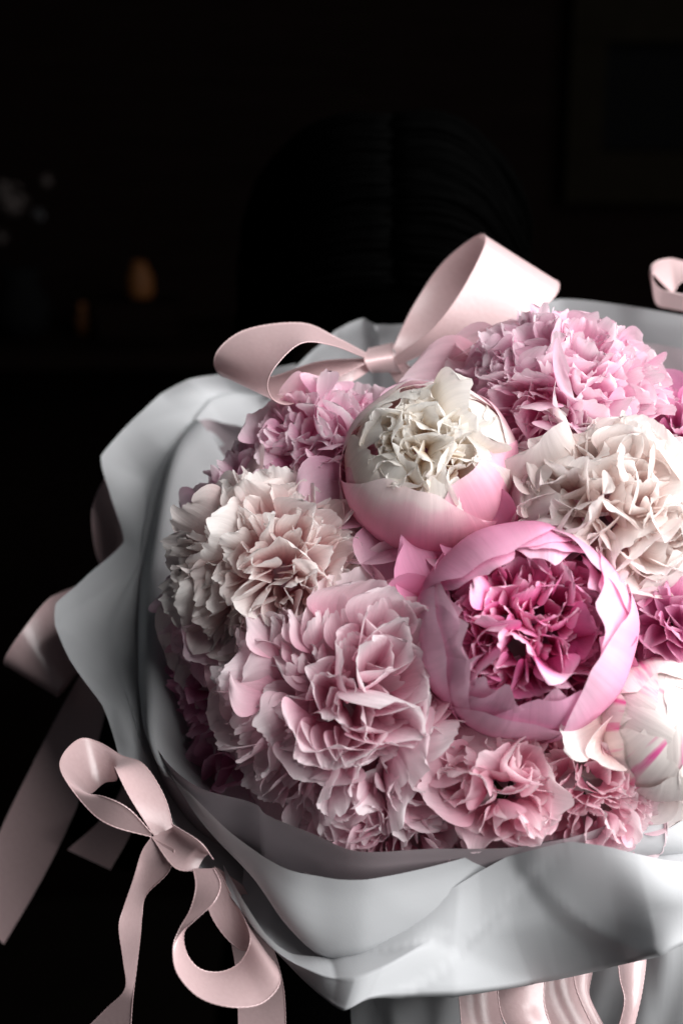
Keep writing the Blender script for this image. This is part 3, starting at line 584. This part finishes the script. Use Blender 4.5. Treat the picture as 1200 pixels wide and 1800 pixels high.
for sgn in (-1, 1):
    i = len(V)
    V += [(hx+sgn*.17, hy+.14, hz-.25), (hx+sgn*.24, hy+.03, hz-.48), ((hx+sgn*.24+gl.x+sgn*.04)/2+sgn*.03, (hy+gl.y)/2, gl.z-.03), (gl.x+sgn*.055, gl.y+.03, gl.z)]
    E += [(3, i), (i, i+1), (i+1, i+2), (i+2, i+3)]; RR += [.062, .046, .038, .026]
    j = len(V)
    V += [(hx+sgn*.10, hy+.12, hz-.82), (hx+sgn*.11, hy+.10, .48), (hx+sgn*.11, hy+.13, .09), (hx+sgn*.12, hy+.0, .05)]
    E += [(0, j), (j, j+1), (j+1, j+2), (j+2, j+3)]; RR += [.085, .058, .04, .035]
skinmesh('body', V, E, RR, CLOTH, pers)
for sgn in (-1, 1):                                   # hands closed round the grip
    w = Vector((gl.x+sgn*.055, gl.y+.03, gl.z)); pl = Vector((gl.x+sgn*.045, gl.y-.02, gl.z+.005))
    V = [tuple(w), tuple(pl)]; E = [(0, 1)]; RR = [.024, .026]
    for k in range(4):
        b = pl + Vector((0, -.012, .028-.019*k)); l = 1-.1*abs(k-1.2)
        i = len(V); V += [tuple(b), tuple(b+Vector((-sgn*.014, -.034*l, 0))), tuple(b+Vector((-sgn*.042*l, -.036*l, 0))), tuple(b+Vector((-sgn*.056*l, -.016, 0)))]
        E += [(1, i), (i, i+1), (i+1, i+2), (i+2, i+3)]; RR += [.010, .009, .0085, .007]
    i = len(V); b = pl+Vector((-sgn*.012, .02, .02)); V += [tuple(b), tuple(b+Vector((-sgn*.03, .008, .02))), tuple(b+Vector((-sgn*.05, -.004, .03)))]
    E += [(1, i), (i, i+1), (i+1, i+2)]; RR += [.012, .010, .008]
    skinmesh('hand', V, E, RR, SKIN, pers)
# head: an ovoid with brow, nose, lips and chin, bowed forward
bow_rot = Matrix.Rotation(R(38), 4, 'X')
hm = Matrix.Translation((hx, hy, hz)) @ bow_rot
nu, nv = 40, 48; hv = []
for i in range(nu):
    th = math.pi*i/(nu-1)
    for j in range(nv):
        ph = 2*math.pi*j/nv; x = math.sin(th)*math.sin(ph); y = -math.sin(th)*math.cos(ph); z = math.cos(th)
        px_, py_, pz_ = x*.074, y*.094, z*.118
        if z < 0: px_ *= 1-.28*z*z; py_ = py_*(1-.25*z*z) - .016*z*z
        if y < 0:
            e = lambda cx, cz, sx, sz: math.exp(-((px_-cx)/sx)**2-((pz_-cz)/sz)**2)
            py_ -= .024*e(0, -.030, .010, .016)+.010*e(0, -.005, .008, .02)+.008*e(0, -.066, .020, .009)+.009*e(0, -.10, .022, .016)+.006*e(0, .022, .045, .010)
            py_ += .010*e(.030, .002, .016, .011)+.010*e(-.030, .002, .016, .011)
        hv.append((px_, py_, pz_))
hf = [(i*nv+j, i*nv+(j+1) % nv, (i+1)*nv+(j+1) % nv, (i+1)*nv+j) for i in range(nu-1) for j in range(nv)]
head = obj('head', mesh('head', hv, hf, SKIN), pers, hm)
for sgn in (-1, 1):
    v, f = lathe([(.001, -.011), (.008, -.008), (.011, 0), (.008, .008), (.001, .011)], 14)
    obj('eye', mesh('eye', np.array(v)+np.array([sgn*.030, -.076, .001]), f, plain('eye_white', (.5, .48, .46), .3)), head)
    v, f = tubemesh(catmull([(sgn*.072, .0, .02), (sgn*.084, .012, .028), (sgn*.086, .022, .005), (sgn*.076, .010, -.03)], 12), .007, 7)
    obj('ear', mesh('ear', v, f, SKIN), head)
    lp = [(sgn*.05*k/4, -.094+.010*(k/4)**2, .028-.004*(k/4)**2) for k in range(1, 5)]
    v, f = tubemesh(lp, .0025, 5); obj('eyebrow', mesh('eyebrow', v, f, HAIR), head)
v, f = tubemesh(catmull([(-.022, -.083, -.064), (0, -.094, -.062), (.022, -.083, -.064)], 10), [.001, .003, .004, .004, .0045, .0045, .004, .004, .003, .001], 6)
obj('lips', mesh('lips', v, f, plain('lips', (.32, .10, .09), .4)), head)
# hair: locks that leave the parting, run over the skull and hang to the shoulders
hvv, hff = [], []; rg = np.random.default_rng(3)
for i in range(nu):                                   # a cap close to the skull
    th = math.pi*.56*i/(nu-1)
    for j in range(nv):
        ph = 2*math.pi*j/nv; x = math.sin(th)*math.sin(ph); y = -math.sin(th)*math.cos(ph); z = math.cos(th)
        front = max(0, -y); zc = max(z, .42*front**2 + (-.2)*(1-front))
        hvv.append((x*.084, y*.103+.003, zc*.127+.002))
hff = [(i*nv+j, i*nv+(j+1) % nv, (i+1)*nv+(j+1) % nv, (i+1)*nv+j) for i in range(nu-1) for j in range(nv)]
for q in range(520):
    sgn = -1 if q % 2 else 1; u = rg.uniform(-.95, .9)
    y0 = u*.085; z0 = .128*math.sqrt(max(.05, 1-(y0/.105)**2)); lift = rg.uniform(0, .010)
    out = rg.uniform(.082, .10)+lift; dropl = rg.uniform(.14, .26); yb = y0*.75+.03+rg.normal()*.01
    path = [(sgn*.002, y0, z0+.001), (sgn*.035, y0*1.02, z0*.96+lift*.6), (sgn*.068, y0+.006, z0*.66+lift), (sgn*out*.98, y0*.95+.014, z0*.12), (sgn*out*1.03, yb, -.07), (sgn*out*rg.uniform(.9, 1.1), yb+.02, -.07-dropl*.6), (sgn*out*rg.uniform(.8, 1.15), yb+.03, -.07-dropl)]
    path = catmull(path, 18); path = path+rg.normal(size=3)*.0015
    v, f = tubemesh(path, np.concatenate([np.full(15, rg.uniform(.0008, .0022)), [.0012, .0008, .0003]]), 4)
    o_ = len(hvv); hvv += [tuple(p) for p in v]; hff += [tuple(i+o_ for i in q_) for q_ in f]
obj('hair', mesh('hair', hvv, hff, HAIR), head)

# ------------------------------------------------------------------ the dim room behind
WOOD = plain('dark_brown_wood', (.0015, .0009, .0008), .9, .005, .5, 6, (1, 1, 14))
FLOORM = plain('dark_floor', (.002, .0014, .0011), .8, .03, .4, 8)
wy = CAMP.y+2.55
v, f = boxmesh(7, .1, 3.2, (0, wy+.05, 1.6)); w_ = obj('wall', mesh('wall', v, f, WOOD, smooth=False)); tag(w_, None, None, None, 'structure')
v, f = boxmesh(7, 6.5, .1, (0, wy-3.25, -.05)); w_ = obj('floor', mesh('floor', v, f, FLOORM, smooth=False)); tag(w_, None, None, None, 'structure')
def onwall(px, py, off=0.0):
    r = ray(px, py); return CAMP + r*((wy-off-CAMP.y)/r.y)
# picture frame
a = onwall(985, 352); b = onwall(1420, -20); FRM = plain('frame_wood', (.0019, .0015, .001), .8, .005, .3, 20)
fr = thing('picture_frame', 'dull gold-brown picture frame with dark picture on the back wall', 'picture frame', Vector(((a.x+b.x)/2, wy, a.z)))
wdt, hgt = b.x-a.x, b.z-a.z; bw = .085
for (cx, cz, sx, sz) in ((0, bw/2, wdt, bw), (0, hgt-bw/2, wdt, bw), (-wdt/2+bw*.35, hgt/2, bw*.7, hgt-2*bw-.002), (wdt/2-bw*.35, hgt/2, bw*.7, hgt-2*bw-.002)):
    v, f = boxmesh(sx, .04, sz, (cx, -.022, cz)); obj('frame_bar', mesh('frame_bar', v, f, FRM, smooth=False), fr)
v, f = boxmesh(wdt-bw*1.4-.004, .01, hgt-2*bw-.004, (0, -.007, hgt/2)); obj('picture', mesh('picture', v, f, plain('dark_picture', (.0008, .0008, .0009), .9, .01, .4, 3), smooth=False), fr)
# a narrow shelf on the left with pots and bottles
sy = wy-.17; r0 = ray(150, 588); s0 = CAMP + r0*((sy-CAMP.y)/r0.y)
v, f = boxmesh(1.1, .30, .03, (s0.x-.15, wy-.152, s0.z-.017)); sh = obj('wall_shelf', mesh('wall_shelf', v, f, WOOD, smooth=False)); tag(sh, 'dark wooden shelf on the back wall left of the person', 'shelf')
def shelfx(px): r = ray(px, 560); return (CAMP + r*((sy-CAMP.y)/r.y)).x
def shelfz(py): r = ray(150, py); return (CAMP + r*((sy-CAMP.y)/r.y)).z
AMB = plain('amber_glass', (.03, .011, .003), .6, .05, .2, 20); POT = plain('grey_pink_clay', (.022, .018, .017), .8, .05, .2, 20); PAL = plain('pale_grey_glaze', (.03, .03, .032), .5, .1, .1, 20)
def vessel(name, label, cat, px, prof, mat, lid=None):
    t = thing(name, label, cat, Vector((shelfx(px), sy, s0.z)))
    v, f = lathe(prof, 24); obj('body', mesh('body', v, f, mat), t)
    if lid:
        v, f = lathe(lid, 20); obj('stopper', mesh('stopper', v, f, mat), t)
def hz_(py): return shelfz(py)-s0.z
v, f = boxmesh(.13, .11, hz_(526), (shelfx(247), sy, s0.z+hz_(526)/2+.001)); bxo = obj('wooden_box', mesh('wooden_box', v, f, WOOD, smooth=False)); tag(bxo, 'dark box under the amber jar on the back shelf', 'box')
h = hz_(462)-hz_(526)
t = thing('jar', 'blurred amber jar on the dark box', 'jar', Vector((shelfx(249), sy, s0.z+hz_(526)+.002)))
v, f = lathe([(.001, .0), (.020, .001), (.023, .01), (.022, h*.6), (.014, h*.85), (.012, h), (.010, h), (.010, h-.01)], 24); obj('body', mesh('body', v, f, AMB), t)
h = hz_(540)
vessel('bottle', 'faint slim brown bottle left of the amber jar', 'bottle', 146, [(.001, 0), (.011, .001), (.012, h*.6), (.006, h*.8), (.006, h)], AMB, [(.001, h+.008), (.007, h+.007), (.007, h-.002)])
vessel('bottle', 'faint slim brown bottle between its twin and the amber jar', 'bottle', 188, [(.001, 0), (.009, .001), (.010, h*.62), (.005, h*.8), (.005, h*1.08)], AMB, [(.001, h*1.08+.008), (.006, h*1.08+.007), (.006, h*1.08-.002)])
t = thing('vase', 'black vase of dried pale seed heads at the shelf end', 'vase', Vector((shelfx(40), sy, s0.z)))
h = hz_(470); v, f = lathe([(.001, 0), (.04, .001), (.05, h*.4), (.03, h*.85), (.035, h), (.031, h), (.027, h*.85)], 24); obj('body', mesh('body', v, f, CLOTH), t)
for i, (px_, py_, rr_, mt_) in enumerate(((36, 352, .026, POT), (76, 380, .010, PAL), (98, 318, .010, POT), (8, 420, .012, POT), (20, 335, .018, POT))):
    q = (shelfx(px_)-shelfx(40), 0.02*(i % 2), hz_(py_))
    v, f = tubemesh(catmull([(0, 0, .02), (q[0]*.3, 0, h), q], 10), .0015, 5); st = obj('stalk', mesh('stalk', v, f, WOOD), t)
    g = np.random.default_rng(i); pv = []; pf = []
    for k in range(60):
        d = g.normal(size=3); d /= np.linalg.norm(d); x_ = np.cross(d, [.3, .5, .8]); x_ /= np.linalg.norm(x_); y_ = np.cross(d, x_); c = np.array(q)+d*rr_*g.uniform(.75, 1); e = rr_*.35; o_ = len(pv)
        pv += [tuple(c-x_*e), tuple(c-y_*e*.7+d*e*.3), tuple(c+x_*e), tuple(c+y_*e*.7+d*e*.3)]; pf.append((o_, o_+1, o_+2, o_+3))
    obj('seed_head', mesh('seed_head', pv, pf, mt_), t)
